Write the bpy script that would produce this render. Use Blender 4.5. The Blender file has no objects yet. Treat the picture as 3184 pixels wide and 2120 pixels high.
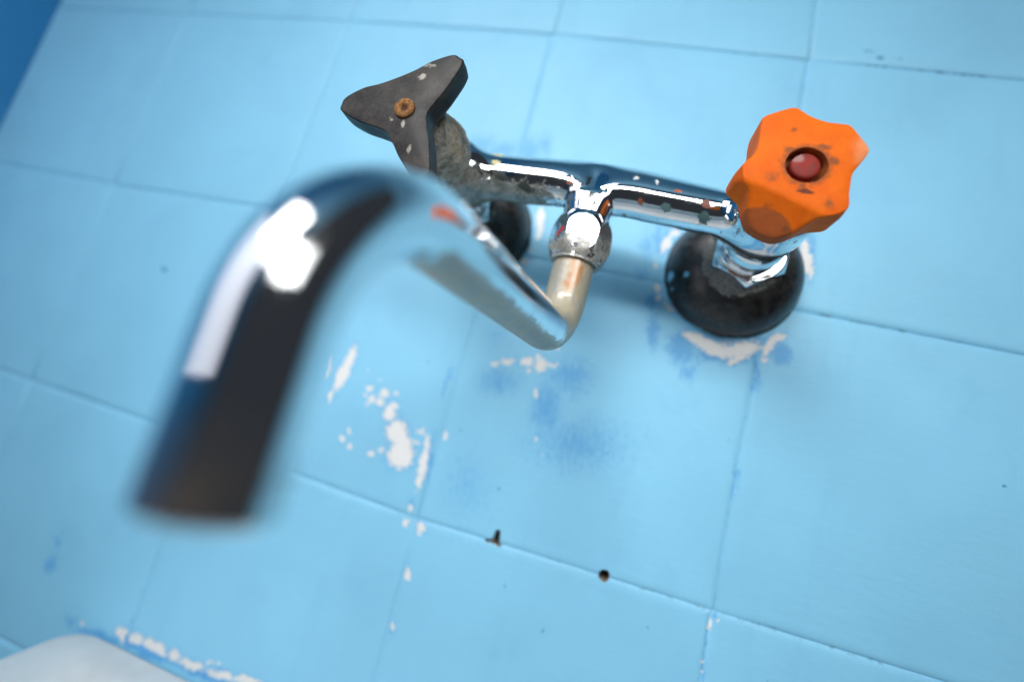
import bpy, bmesh, math, random
import numpy as np
from mathutils import Vector, Matrix
from math import radians as rad

# ------------------------------------------------------------------ camera, world, lamps
scene = bpy.context.scene
MM = 0.001
CAM_POS = (0.37690481, -0.23635959, -0.23324141)
CAM_R = [[0.9522095269134685, 0.170982574356468, 0.25310467423893906],
         [0.21992388332249863, 0.1912607100212321, -0.956583935859217],
         [-0.21196816364613946, 0.9665320998632068, 0.14451711847346796]]   # rows: right, down, forward
cam_data = bpy.data.cameras.new('camera')
cam = bpy.data.objects.new('camera', cam_data)
scene.collection.objects.link(cam)
rx, dn, fw = [Vector(r) for r in CAM_R]
mat = Matrix((rx, -dn, -fw)).transposed().to_4x4()
mat.translation = Vector(CAM_POS)
cam.matrix_world = mat
cam_data.sensor_width = 36.0
cam_data.lens = 36.0 * 1340 / 3184
cam_data.clip_start = 0.005
cam_data.clip_end = 20
cam_data.dof.use_dof = True
cam_data.dof.focus_distance = 0.167
cam_data.dof.aperture_fstop = 2.3
cam_data.dof.aperture_blades = 0
scene.camera = cam

world = bpy.data.worlds.new('World')
scene.world = world
world.use_nodes = True
bg = world.node_tree.nodes['Background']
bg.inputs['Color'].default_value = (0.62, 0.72, 0.88, 1)
bg.inputs['Strength'].default_value = 0.045

def area(name, pos, target, sx, sy, power, color=(1, 1, 1), spread=180):
    l = bpy.data.lights.new(name, 'AREA')
    l.shape = 'RECTANGLE'; l.size = sx; l.size_y = sy
    l.energy = power; l.color = color; l.spread = rad(spread)
    o = bpy.data.objects.new(name, l)
    scene.collection.objects.link(o)
    o.location = pos
    d = (Vector(target) - Vector(pos)).normalized()
    o.rotation_euler = d.to_track_quat('-Z', 'Y').to_euler()
    return o
# two bright windows high in front, to the left and to the right, a long dimmer transom between them and a tall pane at the left
area('window_and_fill_light', (0.02, -0.71, 0.40), (0.33, 0, -0.26), 0.44, 0.34, 0.58, (1.0, 0.99, 0.96), 54)
area('window_and_fill_light', (0.70, -0.78, 0.15), (0.31, 0, -0.21), 0.42, 0.26, 0.28, (0.98, 1.0, 1.0), 54)
area('window_and_fill_light', (0.28, -0.80, 0.235), (0.32, 0, -0.20), 0.58, 0.09, 0.60, (1.0, 1.0, 1.0), 80)
area('window_and_fill_light', (-0.115, -0.46, -0.065), (0.30, -0.16, -0.18), 0.42, 0.46, 1.25, (0.95, 0.95, 1.0))
area('window_and_fill_light', (0.42, -1.90, 0.80), (0.36, -0.35, 0.75), 0.9, 0.4, 7.5, (0.97, 0.99, 1.0))  # unseen lamp, not a window, added to light the ceiling and fill the wall

scene.view_settings.view_transform = 'Standard'
scene.view_settings.look = 'None'
scene.view_settings.exposure = 0.0
scene.view_settings.gamma = 1.0
scene.view_settings.use_curve_mapping = False
scene.cycles.max_bounces = 8
scene.cycles.glossy_bounces = 6

# ------------------------------------------------------------------ object helpers
def empty(name, loc):
    o = bpy.data.objects.new(name, None)
    scene.collection.objects.link(o)
    o.location = loc
    o.empty_display_size = 0.02
    return o

def link(name, me, material, parent=None, smooth=True):
    o = bpy.data.objects.new(name, me)
    scene.collection.objects.link(o)
    if material is not None:
        if len(me.materials) == 0: me.materials.append(material)
    if smooth:
        me.polygons.foreach_set('use_smooth', [True] * len(me.polygons))
    if parent is not None:
        o.parent = parent
        o.matrix_parent_inverse = Matrix.Translation(-Vector(parent.location))
    return o

def mesh(name, verts, faces):
    me = bpy.data.meshes.new(name)
    me.from_pydata([tuple(v) for v in verts], [], [tuple(f) for f in faces])
    me.update()
    return me

def frame_for(axis):
    a = Vector(axis).normalized()
    return a

def lathe(center, axis, u, prof, rfun=None, n=128, name='part', closed=True):
    """rings of prof (r, t) along axis from centre; rfun(theta, r, t) -> radius. ends capped by centre vertices"""
    a = Vector(axis).normalized(); u = Vector(u).normalized(); v = a.cross(u)
    c = Vector(center); verts = []; faces = []
    for (r, t) in prof:
        for k in range(n):
            th = 2 * math.pi * k / n
            rr = rfun(th, r, t) if rfun else r
            p = c + a * t + (u * math.cos(th) + v * math.sin(th)) * rr
            verts.append(p)
    m = len(prof)
    for j in range(m - 1):
        for k in range(n):
            k2 = (k + 1) % n
            faces.append((j * n + k, j * n + k2, (j + 1) * n + k2, (j + 1) * n + k))
    if closed:
        i0 = len(verts); verts.append(c + a * prof[0][1]); verts.append(c + a * prof[-1][1])
        for k in range(n):
            k2 = (k + 1) % n
            faces.append((i0, k2, k)); faces.append((i0 + 1, (m - 1) * n + k, (m - 1) * n + k2))
    return mesh(name, [x * MM for x in verts], faces)

def sharp(o, ang=35):
    """smooth shading with edges above the angle kept sharp"""
    me = o.data
    bm = bmesh.new(); bm.from_mesh(me)
    bmesh.ops.recalc_face_normals(bm, faces=bm.faces)
    for e in bm.edges:
        if len(e.link_faces) == 2 and e.calc_face_angle(0) > rad(ang): e.smooth = False
    bm.to_mesh(me); bm.free()
    return o

# ------------------------------------------------------------------ node helpers
class NT:
    def __init__(s, name):
        s.m = bpy.data.materials.new(name); s.m.use_nodes = True
        s.t = s.m.node_tree; s.t.nodes.clear()
        s.out = s.t.nodes.new('ShaderNodeOutputMaterial')
        s.geo = s.t.nodes.new('ShaderNodeNewGeometry')
        s.pos = s.geo.outputs['Position']
    def link(s, a, b): s.t.links.new(a, b)
    def put(s, sock, v):
        if hasattr(v, 'links') or isinstance(v, bpy.types.NodeSocket): s.link(v, sock)
        elif isinstance(v, (tuple, list)) and len(v) == 3 and sock.type == 'RGBA': sock.default_value = (*v, 1)
        else: sock.default_value = v
    def noise(s, scale, detail=4, rough=0.55, vec=None, dist=0.0, col=False):
        n = s.t.nodes.new('ShaderNodeTexNoise')
        n.inputs['Scale'].default_value = scale; n.inputs['Detail'].default_value = detail
        n.inputs['Roughness'].default_value = rough; n.inputs['Distortion'].default_value = dist
        s.link(vec if vec is not None else s.pos, n.inputs['Vector'])
        return n.outputs['Color'] if col else n.outputs[0]
    def math(s, op, a, b=0.0, c=None, clamp=False):
        n = s.t.nodes.new('ShaderNodeMath'); n.operation = op; n.use_clamp = clamp
        s.put(n.inputs[0], a); s.put(n.inputs[1], b)
        if c is not None: s.put(n.inputs[2], c)
        return n.outputs[0]
    def vmath(s, op, a, b=(0, 0, 0), scale=None):
        n = s.t.nodes.new('ShaderNodeVectorMath'); n.operation = op
        s.put(n.inputs[0], a); s.put(n.inputs[1], b)
        if scale is not None: s.put(n.inputs['Scale'], scale)
        return n.outputs['Value'] if op in ('LENGTH', 'DOT_PRODUCT', 'DISTANCE') else n.outputs[0]
    def scaled(s, v, vec=None):
        return s.vmath('MULTIPLY', vec if vec is not None else s.pos, v)
    def mix(s, f, a, b):
        n = s.t.nodes.new('ShaderNodeMix'); n.data_type = 'RGBA'
        s.put(n.inputs[0], f); s.put(n.inputs[6], a); s.put(n.inputs[7], b)
        return n.outputs[2]
    def step(s, v, lo, hi):
        n = s.t.nodes.new('ShaderNodeMapRange'); n.interpolation_type = 'SMOOTHSTEP'
        s.put(n.inputs[0], v); s.put(n.inputs[1], lo); s.put(n.inputs[2], hi)
        n.inputs[3].default_value = 0; n.inputs[4].default_value = 1
        return n.outputs[0]
    def xyz(s, vec=None):
        n = s.t.nodes.new('ShaderNodeSeparateXYZ'); s.link(vec if vec is not None else s.pos, n.inputs[0])
        return n.outputs
    def warp(s, amp, scale, detail=3):
        c = s.noise(scale, detail, 0.6, col=True)
        d = s.vmath('SUBTRACT', c, (0.5, 0.5, 0.5))
        return s.vmath('ADD', s.pos, s.vmath('SCALE', d, scale=amp))
    def blob(s, vec, c, r, rot=(0, 0, 0), amp=1.0):
        """amp*(1-normalised distance) of an ellipsoid; all in mm"""
        n = s.t.nodes.new('ShaderNodeMapping'); n.vector_type = 'TEXTURE'
        s.link(vec, n.inputs['Vector'])
        n.inputs['Location'].default_value = [x * MM for x in c]
        n.inputs['Rotation'].default_value = rot
        n.inputs['Scale'].default_value = [x * MM for x in r]
        l = s.vmath('LENGTH', n.outputs[0])
        return s.math('MULTIPLY_ADD', l, -amp, amp)
    def blobs(s, vec, items):
        """items: (c, r, rot, amp)"""
        v = None
        for it in items:
            b = s.blob(vec, *it)
            v = b if v is None else s.math('MAXIMUM', v, b)
        return v
    def bump(s, h, dist, strength=1.0, normal=None):
        n = s.t.nodes.new('ShaderNodeBump'); n.inputs['Distance'].default_value = dist
        n.inputs['Strength'].default_value = strength
        s.put(n.inputs['Height'], h)
        if normal is not None: s.link(normal, n.inputs['Normal'])
        return n.outputs[0]
    def principled(s, color, rough=0.5, metal=0.0, normal=None, spec=0.5, coat=0.0, sss=None):
        n = s.t.nodes.new('ShaderNodeBsdfPrincipled')
        s.put(n.inputs['Base Color'], color); s.put(n.inputs['Roughness'], rough); s.put(n.inputs['Metallic'], metal)
        n.inputs['Specular IOR Level'].default_value = spec
        n.inputs['Coat Weight'].default_value = coat
        if normal is not None: s.link(normal, n.inputs['Normal'])
        return n.outputs[0]
    def done(s, shader):
        s.link(shader, s.out.inputs['Surface']); return s.m
    def mixsh(s, f, a, b):
        n = s.t.nodes.new('ShaderNodeMixShader'); s.put(n.inputs[0], f); s.link(a, n.inputs[1]); s.link(b, n.inputs[2])
        return n.outputs[0]

PAINT = (0.245, 0.58, 0.79)
UNDERCOAT = (0.075, 0.34, 0.70)
CHIP = (0.78, 0.77, 0.75)

def paint_material(name, white=(), under=(), speck=(), joint=False):
    s = NT(name)
    x, y, z = s.xyz()
    # colour: brushed blue paint, thinner and thicker coats
    big = s.noise(9, 3, 0.5)
    streak = s.noise(1, 4, 0.6, s.scaled((30, 30, 140)))
    base = s.mix(s.step(big, 0.3, 0.75), tuple(c * 0.95 for c in PAINT), tuple(min(1, c * 1.04) for c in PAINT))
    base = s.mix(s.math('MULTIPLY', s.step(streak, 0.45, 0.8), 0.22), base, (0.26, 0.58, 0.80))
    fine = s.noise(900, 3, 0.6)
    # drab grime film in faint patches
    base = s.mix(s.math('MULTIPLY', s.step(s.noise(16, 5, 0.65, dist=0.4), 0.48, 0.72), 0.30), base, (0.19, 0.47, 0.69))
    base = s.mix(s.math('MULTIPLY', s.step(s.noise(1, 5, 0.7, s.scaled((60, 60, 9))), 0.54, 0.74), 0.22), base, (0.19, 0.45, 0.66))
    col = base
    h = s.math('MULTIPLY', s.noise(1, 5, 0.65, s.scaled((90, 90, 330))), 0.55)     # brush relief, mostly level strokes
    h = s.math('ADD', h, s.math('MULTIPLY', s.noise(38, 3, 0.5), 1.6))             # slow unevenness
    h = s.math('ADD', h, s.math('MULTIPLY', s.noise(520, 3, 0.6), 0.10))
    if under:
        wv = s.warp(0.010, 160, 4)
        f = s.blobs(wv, [((a, 0, b), (ra, 400, rb), (0, -ang, 0), am) for a, b, ang, ra, rb, am in under])
        f = s.math('MAXIMUM', f, -0.6)
        soft = s.step(f, -0.35, 0.7)
        col = s.mix(s.math('MULTIPLY', soft, 0.16), col, UNDERCOAT)
        n1 = s.noise(1300, 3, 0.7); n2 = s.noise(1, 4, 0.7, s.scaled((560, 560, 210)))
        f = s.math('ADD', f, s.math('MULTIPLY', s.math('SUBTRACT', n1, 0.5), 3.6))
        f = s.math('ADD', f, s.math('MULTIPLY', s.math('SUBTRACT', n2, 0.5), 2.4))
        m = s.step(f, 0.26, 0.56)
        col = s.mix(s.math('MULTIPLY', m, 0.66), col, UNDERCOAT)
        h = s.math('SUBTRACT', h, s.math('MULTIPLY', m, 0.10))
    if white:
        wv = s.vmath('ADD', s.warp(0.0075, 170, 5), s.vmath('SCALE', s.vmath('SUBTRACT', s.noise(600, 3, 0.7, col=True), (0.5, 0.5, 0.5)), scale=0.0036))
        f = s.blobs(wv, [((a, 0, b), (ra * 1.08 + 0.25, 400, rb * 1.1 + 0.25), (0, -ang, 0), am) for a, b, ang, ra, rb, am in white])
        f = s.math('ADD', f, s.math('MULTIPLY', s.math('SUBTRACT', s.noise(520, 5, 0.75), 0.5), 2.2))
        halo = s.step(f, -0.45, 0.05)
        col = s.mix(s.math('MULTIPLY', halo, 0.28), col, UNDERCOAT)
        m = s.step(f, 0.08, 0.20)
        col = s.mix(m, col, CHIP)
        h = s.math('SUBTRACT', h, s.math('MULTIPLY', m, 0.9))
    if speck:
        wv = s.warp(0.003, 500, 3)
        f = s.blobs(wv, [((a, 0, b), (ra * 0.95, 400, rb * 0.95), (0, -ang, 0), am) for a, b, ang, ra, rb, am in speck])
        col = s.mix(s.step(f, 0.15, 0.5), col, (0.05, 0.23, 0.38))
    # scattered tiny pits of dirt
    p = s.step(s.noise(210, 2, 0.5), 0.772, 0.80)
    col = s.mix(s.math('MULTIPLY', p, 0.6), col, (0.10, 0.26, 0.34))
    # joint recess: dirt that gathered below the tile faces
    dep = s.step(y, 0.00035, 0.0008)
    jn = s.step(s.noise(170, 5, 0.75), 0.52, 0.62)
    rightside = s.step(x, 0.30, 0.52)
    col = s.mix(s.math('MULTIPLY', s.math('MULTIPLY', dep, jn), s.math('MULTIPLY_ADD', rightside, 0.45, 0.10)), col, (0.045, 0.10, 0.14))
    nrm = s.bump(h, 0.0006, 0.5)
    rough = s.math('MULTIPLY_ADD', s.noise(60, 3, 0.6), 0.2, 0.40)
    return s.done(s.principled(col, rough, 0, nrm, spec=0.42))

# ------------------------------------------------------------------ marks on the paint, mm on the wall plane (x, z, angle, half length, half width, amount)
WHITE= [[231.4, -230.1, -1.57, 6.8, 2.9, 1],
[229.6, -241.1, -1.72, 10.6, 3.7, 1],
[218.7, -238.8, -1.43, 6.9, 1.4, 1],
[226.5, -255.3, -1.47, 3.8, 2.1, 1],
[259.0, -244.3, 0.25, 2.9, 2.7, 1],
[266.3, -243.7, 0.25, 1.5, 1.4, 1],
[258.6, -250.4, 0.25, 2.3, 2.2, 1],
[252.7, -249.7, 0.25, 2.0, 1.8, 1],
[251.1, -253.2, 0.25, 1.2, 1.1, 1],
[247.8, -249.3, 0.25, 1.1, 1.0, 1],
[248.8, -243.8, 0.24, 1.5, 1.4, 1],
[244.5, -233.9, 0.24, 0.8, 0.8, 1],
[254.1, -237.7, 0.24, 0.6, 0.6, 1],
[266.2, -254.8, 0.25, 4.4, 4.1, 1],
[267.9, -250.1, 0.25, 1.9, 1.8, 1],
[273.7, -263.7, 0.26, 6.9, 6.4, 1],
[279.3, -275.3, 0.27, 8.1, 7.4, 1],
[278.9, -268.5, 0.27, 5.2, 4.7, 1],
[286.5, -266.9, 0.27, 2.1, 0.8, 1],
[288.2, -258.2, 0.26, 0.9, 0.9, 1],
[287.9, -260.7, -0.06, 3.4, 0.8, 1],
[293.1, -265.0, -1.25, 4.6, 1.2, 1],
[294.2, -276.0, -1.5, 9.3, 2.1, 1],
[294.5, -286.3, -1.38, 3.8, 1.3, 1],
[242.0, -276.5, 0.26, 2.0, 1.8, 1],
[247.5, -278.7, 0.27, 1.7, 1.5, 1],
[244.6, -271.1, -1.23, 2.3, 0.8, 1],
[261.9, -279.4, 0.27, 2.1, 1.0, 1],
[266.7, -275.9, 0.27, 1.7, 1.0, 1],
[302.4, -258.5, -1.28, 2.7, 0.8, 1],
[293.9, -300.2, -1.26, 1.3, 0.7, 1],
[294.0, -308.7, -1.26, 1.6, 1.7, 1],
[302.6, -308.4, 0.3, 2.3, 2.0, 1],
[302.3, -311.5, -1.27, 1.9, 1.1, 1],
[318.7, -212.6, 0.24, 2.8, 1.6, 1],
[325.6, -209.7, 0.23, 3.9, 1.3, 1],
[336.1, -207.6, 0.23, 4.2, 2.0, 1],
[344.3, -207.3, -1.32, 3.7, 3.0, 1],
[350.5, -205.8, 0.24, 3.8, 1.0, 1],
[340.9, -203.5, 0.23, 1.6, 0.7, 1],
[338.3, -211.6, -1.32, 1.4, 1.2, 1],
[345.5, -223.3, -1.32, 2.7, 1.0, 1],
[351.8, -196.4, 0.23, 1.0, 0.5, 1],
[351.8, -246.7, -1.32, 1.5, 0.7, 1],
[357.7, -252.8, 0.27, 0.8, 0.4, 1],
[295.0, -291.8, -1.27, 0.7, 0.6, 1],
[302.6, -332.8, -1.26, 3.3, 1.6, 1],
[301.5, -359.3, -1.25, 1.3, 1.0, 1],
[451.9, -307.8, -1.39, 2.1, 0.7, 1],
[454.3, -304.3, -1.4, 0.8, 0.6, 1],
[451.3, -324.3, 0.34, 0.9, 0.8, 1],
[451.6, -327.8, 0.34, 0.5, 0.5, 1],
[420.9, -174.3, -0.25, 7.7, 2.5, 1],
[431.1, -177.7, -0.1, 8.7, 3.8, 1],
[442.5, -175.3, 0.39, 11.4, 3.8, 1],
[441.9, -180.9, 0.62, 6.1, 1.9, 1],
[456.3, -171.3, 1.31, 5.7, 1.8, 1],
[459.3, -165.2, 0.72, 4.4, 1.5, 1],
[455.1, -178.4, 0.23, 1.2, 0.8, 1],
[466.1, -119.8, -1.28, 11.4, 2.6, 1],
[461.4, -108.1, 0.18, 2.1, 2.5, 1],
[396.2, -124.8, -1.76, 6.3, 2.3, 1],
[399.6, -117.5, 0.18, 2.0, 2.2, 1],
[393.6, -139.3, -1.37, 2.1, 0.6, 1],
[396.6, -151.0, -1.37, 2.4, 1.6, 1],
[397.7, -156.5, -1.37, 2.0, 1.3, 1],
[404.6, -160.4, -0.63, 3.6, 1.3, 1],
[322.9, -120.5, -1.32, 3.9, 2.2, 1],
[323.9, -127.6, -1.32, 5.2, 2.3, 1],
[324.4, -133.4, -1.32, 2.9, 1.6, 1],
[320.1, -150.5, 0.19, 2.1, 1.5, 1],
[321.0, -142.2, 0.19, 0.7, 0.8, 1],
[323.3, -143.7, 0.19, 0.5, 0.6, 1],
[286.7, -88.9, 0.15, 7.2, 1.2, 1],
[143.6, -416.7, 0.33, 4.9, 2.4, 1],
[145.7, -419.7, -1.1, 1.9, 1.5, 1],
[155.2, -416.1, 0.33, 4.8, 3.0, 1],
[168.9, -415.9, -0.01, 10.1, 2.8, 1],
[183.2, -415.8, 0.34, 3.9, 2.9, 1],
[195.2, -416.5, 0.07, 8.5, 2.3, 1],
[206.3, -411.6, 0.34, 2.1, 0.7, 1],
[211.4, -410.5, 0.34, 1.0, 0.5, 1],
[215.1, -414.7, 0.13, 9.9, 2.2, 1],
[231.9, -411.2, 0.16, 9.3, 2.0, 1],
[115.8, -422.0, 0.33, 2.3, 0.7, 1]]
UNDERCOAT_AND_SHADOW= [[274.1, -78.8, 0.14, 10.3, 7.1, 0.75],
[287.7, -81.7, 0.14, 11.5, 6.2, 0.8],
[305.4, -79.2, -1.32, 10.0, 6.3, 0.85],
[313.6, -74.9, -1.33, 9.2, 4.9, 0.8],
[353.1, -229.4, -1.41, 19.0, 10.2, 0.95],  # patch below the nut: worn paint plus the tap's soft shadow, painted in
[361.1, -209.7, 0.24, 15.4, 12.4, 0.8],
[373.1, -243.6, 0.27, 30.8, 15.3, 0.62],
[323.1, -222.4, 0.24, 14.6, 8.0, 0.65],
[399.0, -176.0, -1.37, 12.1, 3.8, 1.3],
[414.1, -181.4, -1.38, 11.5, 8.1, 1.5],
[461.9, -173.6, -1.42, 7.3, 5.7, 1.9],
[453.0, -185.4, -1.41, 10.0, 2.5, 1.2],
[452.5, -193.3, -1.41, 3.7, 2.0, 0.9],
[436.6, -179.5, 0.23, 20.0, 6.1, 1.5],
[395.1, -159.9, 0.21, 5.8, 5.5, 0.9],
[457.3, -168.1, 0.23, 6.3, 3.8, 1.1],
[420.1, -193.4, -1.39, 6.4, 5.5, 0.8],
[468.2, -114.9, -1.43, 12.9, 3.5, 0.95],
[392.5, -124.0, -1.37, 10.2, 5.3, 0.85],
[386.2, -129.0, -1.37, 10.3, 3.9, 0.65],
[386.5, -144.3, 0.2, 4.4, 4.8, 0.5],
[297.1, -271.2, -1.4, 18.0, 1.7, 0.95],
[293.7, -297.9, -1.26, 4.5, 2.5, 0.9],
[294.2, -229.5, -1.54, 13.1, 1.6, 0.75],
[315.4, -197.2, 0.22, 5.0, 5.0, 0.3],
[77.2, -399.2, -1.06, 6.7, 6.8, 1.05],
[76.3, -387.1, -1.06, 4.4, 2.7, 0.95],
[72.5, -384.5, 0.3, 2.1, 1.6, 0.9],
[77.3, -380.5, 0.3, 1.3, 1.0, 0.8],
[107.5, -422.9, 0.33, 5.9, 3.7, 0.85],
[130.6, -423.3, 0.13, 21.1, 3.1, 1.5],  # band above the basin: undercoat plus contact shadow, both put into the colour
[166.5, -420.3, 0.07, 24.3, 3.2, 1.6],
[204.4, -418.0, 0.05, 22.9, 3.1, 1.6],
[148.3, -410.5, -1.11, 4.3, 1.1, 0.8],
[148.8, -418.7, -1.11, 4.3, 1.9, 1.0],
[215.7, -411.8, 0.34, 5.1, 1.3, 0.9],
[451.9, -318.4, -1.39, 10.3, 0.7, 0.8],
[452.2, -329.1, -1.39, 5.8, 0.9, 0.9],
[452.6, -302.8, 0.33, 1.9, 1.7, 1.0],
[302.4, -361.2, -1.25, 2.5, 2.0, 0.8],
[451.0, -237.1, -1.4, 13.4, 1.3, 0.5],
[321.7, -280.7, -1.29, 18.1, 12.0, 0.3]]
SPECK= [[75.4, -204.0, 0.2, 3.9, 2.2, 1],
[560.0, -211.4, 0.28, 1.5, 1.3, 1],
[338.7, -277.1, 0.28, 1.4, 0.7, 1],
[354.0, -322.2, -1.31, 1.2, 0.7, 1],
[280.0, -220.9, -1.27, 1.8, 0.8, 1],
[309.7, -253.5, 0.26, 1.0, 0.7, 1],
[425.2, -318.0, -1.37, 1.1, 0.6, 0.9],
[377.5, -335.8, -1.32, 1.6, 0.9, 0.9],
[480.0, 7.1, -0.04, 4.7, 0.6, 0.9],
[486.5, 3.2, 0.09, 2.8, 1.6, 0.9],
[495.3, 3.6, 0.09, 3.5, 0.5, 0.8]]
HL= {0: [[-129.78, -5.59], [4.13, -1.73], [147.84, 2.86], [227.3, 3.28], [299.75, 4.36], [375.83, 2.33], [450.86, -0.59], [497.09, -2.78], [553.29, -4.51]], -1: [[-118.13, -151.12], [1.2, -150.52], [144.22, -146.63], [298.36, -146.77], [373.64, -146.96], [467.22, -148.8], [505.0, -149.21], [563.15, -150.37]], -2: [[-27.61, -300.36], [2.63, -299.94], [121.56, -301.49], [211.35, -303.51], [299.44, -304.79], [359.79, -303.65], [408.33, -301.13], [451.56, -301.24], [549.21, -297.41]], -3: [[61.94, -448.0], [82.1, -448.37]]}
VL= {0: [[0.62, 11.65], [4.13, -1.73], [1.2, -150.52], [-2.63, -201.08], [1.97, -266.03], [2.63, -299.94]], 1: [[151.61, 21.01], [147.84, 2.86], [143.86, -135.22], [144.22, -146.63], [148.22, -363.03], [149.35, -417.75]], 2: [[300.75, 30.26], [299.75, 4.36], [298.92, -77.45], [298.36, -146.77], [297.75, -197.74], [299.44, -304.79], [300.68, -387.37]], 3: [[446.48, 39.3], [450.86, -0.59], [451.67, -170.18], [450.91, -193.18], [450.73, -236.91], [451.56, -301.24], [451.1, -332.92]]}


# ------------------------------------------------------------------ wall tiles
def interp(pts, key, t):
    """polyline pts [(x,z)], value of the other coordinate at key coordinate t"""
    p = sorted(pts, key=lambda q: q[key]); o = 1 - key
    if t <= p[0][key]: return p[0][o]
    if t >= p[-1][key]: return p[-1][o]
    for a, b in zip(p, p[1:]):
        if a[key] <= t <= b[key]:
            f = (t - a[key]) / max(1e-6, b[key] - a[key]); return a[o] + f * (b[o] - a[o])
rng = random.Random(7)
COLS = list(range(-1, 7)); ROWS = list(range(10, -6, -1))
def corner(i, j):
    x, z = 150.0 * i, 150.0 * j
    for _ in range(3):
        if i in VL: x = interp(VL[i], 1, z)
        if j in HL and (j != -3): z = interp(HL[j], 0, x)
        if j == -3: z = -448.5 - 0.004 * x
    if i == -1: x = -137.0
    return x, z
corners = {(i, j): corner(i, j) for i in COLS for j in ROWS}

mat_backing = paint_material('painted_joint_blue', joint=True)
def wall_backing():
    x0, x1, z0, z1 = -137, 900, -750, 1500
    v = [(x0, 0.98, z0), (x1, 0.98, z0), (x1, 0.98, z1), (x0, 0.98, z1), (x0, 90, z0), (x1, 90, z0), (x1, 90, z1), (x0, 90, z1)]
    f = [(0, 1, 2, 3), (5, 4, 7, 6), (4, 0, 3, 7), (1, 5, 6, 2), (3, 2, 6, 7), (4, 5, 1, 0)]
    return mesh('wall', [[c * MM for c in p] for p in v], f)
wall = link('wall', wall_backing(), mat_backing, smooth=False)
wall['kind'] = 'structure'

RINGS = [(0.0, 0.50), (0.50, 0.37), (1.2, 0.18), (2.4, 0.05), (4.2, 0.0)]
def tile_mesh(i, j, proud, tl, cells=False):
    P = [Vector((*corners[k], 0)) for k in ((i, j - 1), (i + 1, j - 1), (i + 1, j), (i, j))]   # bl br tr tl
    dx = lambda p, q, t: p.lerp(q, t)
    verts = []; faces = []
    n = 6
    for inset, dep in RINGS:
        w = (P[1] - P[0]).length; h = (P[3] - P[0]).length
        a, b = inset / w, inset / h
        def bil(s, t): return P[0].lerp(P[1], s).lerp(P[3].lerp(P[2], s), t)
        q = [bil(a, b), bil(1 - a, b), bil(1 - a, 1 - b), bil(a, 1 - b)]
        for e in range(4):
            p0, p1 = q[e], q[(e + 1) % 4]
            for k in range(n):
                p = p0.lerp(p1, k / n)
                # soft tilt of the face, so neighbours stand a hair proud of each other
                yy = dep * (2.1 if e in (0, 2) else 1.35) - proud - tl[0] * (p.x - P[0].x) / 150 - tl[1] * (p.y - P[0].y) / 150
                jit = (math.sin(p.x * 0.31 + j * 2.1) * 0.10 + math.sin(p.y * 0.27 + i * 1.3) * 0.10) if 0.1 < inset < 1.5 else 0
                verts.append((p.x + (jit if e in (1, 3) else 0), yy, p.y + (jit if e in (0, 2) else 0)))
    N = 4 * n
    for r in range(len(RINGS) - 1):
        for k in range(N):
            k2 = (k + 1) % N
            faces.append((r * N + k, r * N + k2, (r + 1) * N + k2, (r + 1) * N + k))
    if not cells:
        faces.append(tuple(range((len(RINGS) - 1) * N, len(RINGS) * N)))
    else:
        g = {}; b0 = (len(RINGS) - 1) * N
        for k in range(n):
            g[(k, 0)] = b0 + k; g[(n, k)] = b0 + n + k; g[(n - k, n)] = b0 + 2 * n + k; g[(0, n - k)] = b0 + 3 * n + k
        q = [Vector(verts[b0 + k * n]) for k in range(4)]
        for b in range(1, n):
            for a in range(1, n):
                p = q[0].lerp(q[1], a / n).lerp(q[3].lerp(q[2], a / n), b / n)
                g[(a, b)] = len(verts); verts.append(tuple(p))
        for b in range(n):
            for a in range(n): faces.append((g[(a, b)], g[(a + 1, b)], g[(a + 1, b + 1)], g[(a, b + 1)]))
    # body of the tile behind the painted face, let into the wall, so that the tile is a closed solid
    bi = len(verts)
    for k in range(N): verts.append((verts[k][0], 3.0, verts[k][2]))
    for k in range(N):
        k2 = (k + 1) % N
        faces.append((k2, k, bi + k, bi + k2))
    faces.append(tuple(range(bi + N - 1, bi - 1, -1)))
    return mesh('tile', [[c * MM for c in p] for p in verts], faces)

def pick(L, x0, x1, z0, z1, m, pad):
    return [e for e in L if x0 - max(e[3], e[4]) * m - pad < e[0] < x1 + max(e[3], e[4]) * m + pad
            and z0 - max(e[3], e[4]) * m - pad < e[1] < z1 + max(e[3], e[4]) * m + pad]
mat_plain = paint_material('painted_tile_blue')
cache = {}
def worn(x0, x1, z0, z1):
    Wm = pick(WHITE, x0, x1, z0, z1, 1.25, 3.0); Um = pick(UNDERCOAT_AND_SHADOW, x0, x1, z0, z1, 1.5, 4.0); Sm = pick(SPECK, x0, x1, z0, z1, 1.2, 2.0)
    if not (Wm or Um or Sm): return mat_plain
    key = repr((Wm, Um, Sm))
    if key not in cache: cache[key] = paint_material('painted_tile_blue_worn', Wm, Um, Sm)
    return cache[key]
tiles = {}
for j in ROWS[:-1]:
    for i in COLS[:-1]:
        proud = rng.uniform(0.0, 0.12); tl = (rng.uniform(-.08, .08), rng.uniform(-.16, .0))
        (x0, z0), (x1, z1) = corners[(i, j - 1)], corners[(i + 1, j)]
        many = len(pick(WHITE, x0, x1, z0, z1, 1.25, 3.0)) + len(pick(UNDERCOAT_AND_SHADOW, x0, x1, z0, z1, 1.5, 4.0)) > 12
        me = tile_mesh(i, j, proud, tl, many)
        if not many:
            me.materials.append(worn(x0, x1, z0, z1))
        else:
            for pl in me.polygons:
                xs = [me.vertices[k].co.x / MM for k in pl.vertices]; zs = [me.vertices[k].co.z / MM for k in pl.vertices]
                m = worn(min(xs), max(xs), min(zs), max(zs))
                if m.name not in [q.name for q in me.materials]: me.materials.append(m)
                pl.material_index = [q.name for q in me.materials].index(m.name)
        tiles[(i, j)] = link('tile', me, None, wall, smooth=True)

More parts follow.
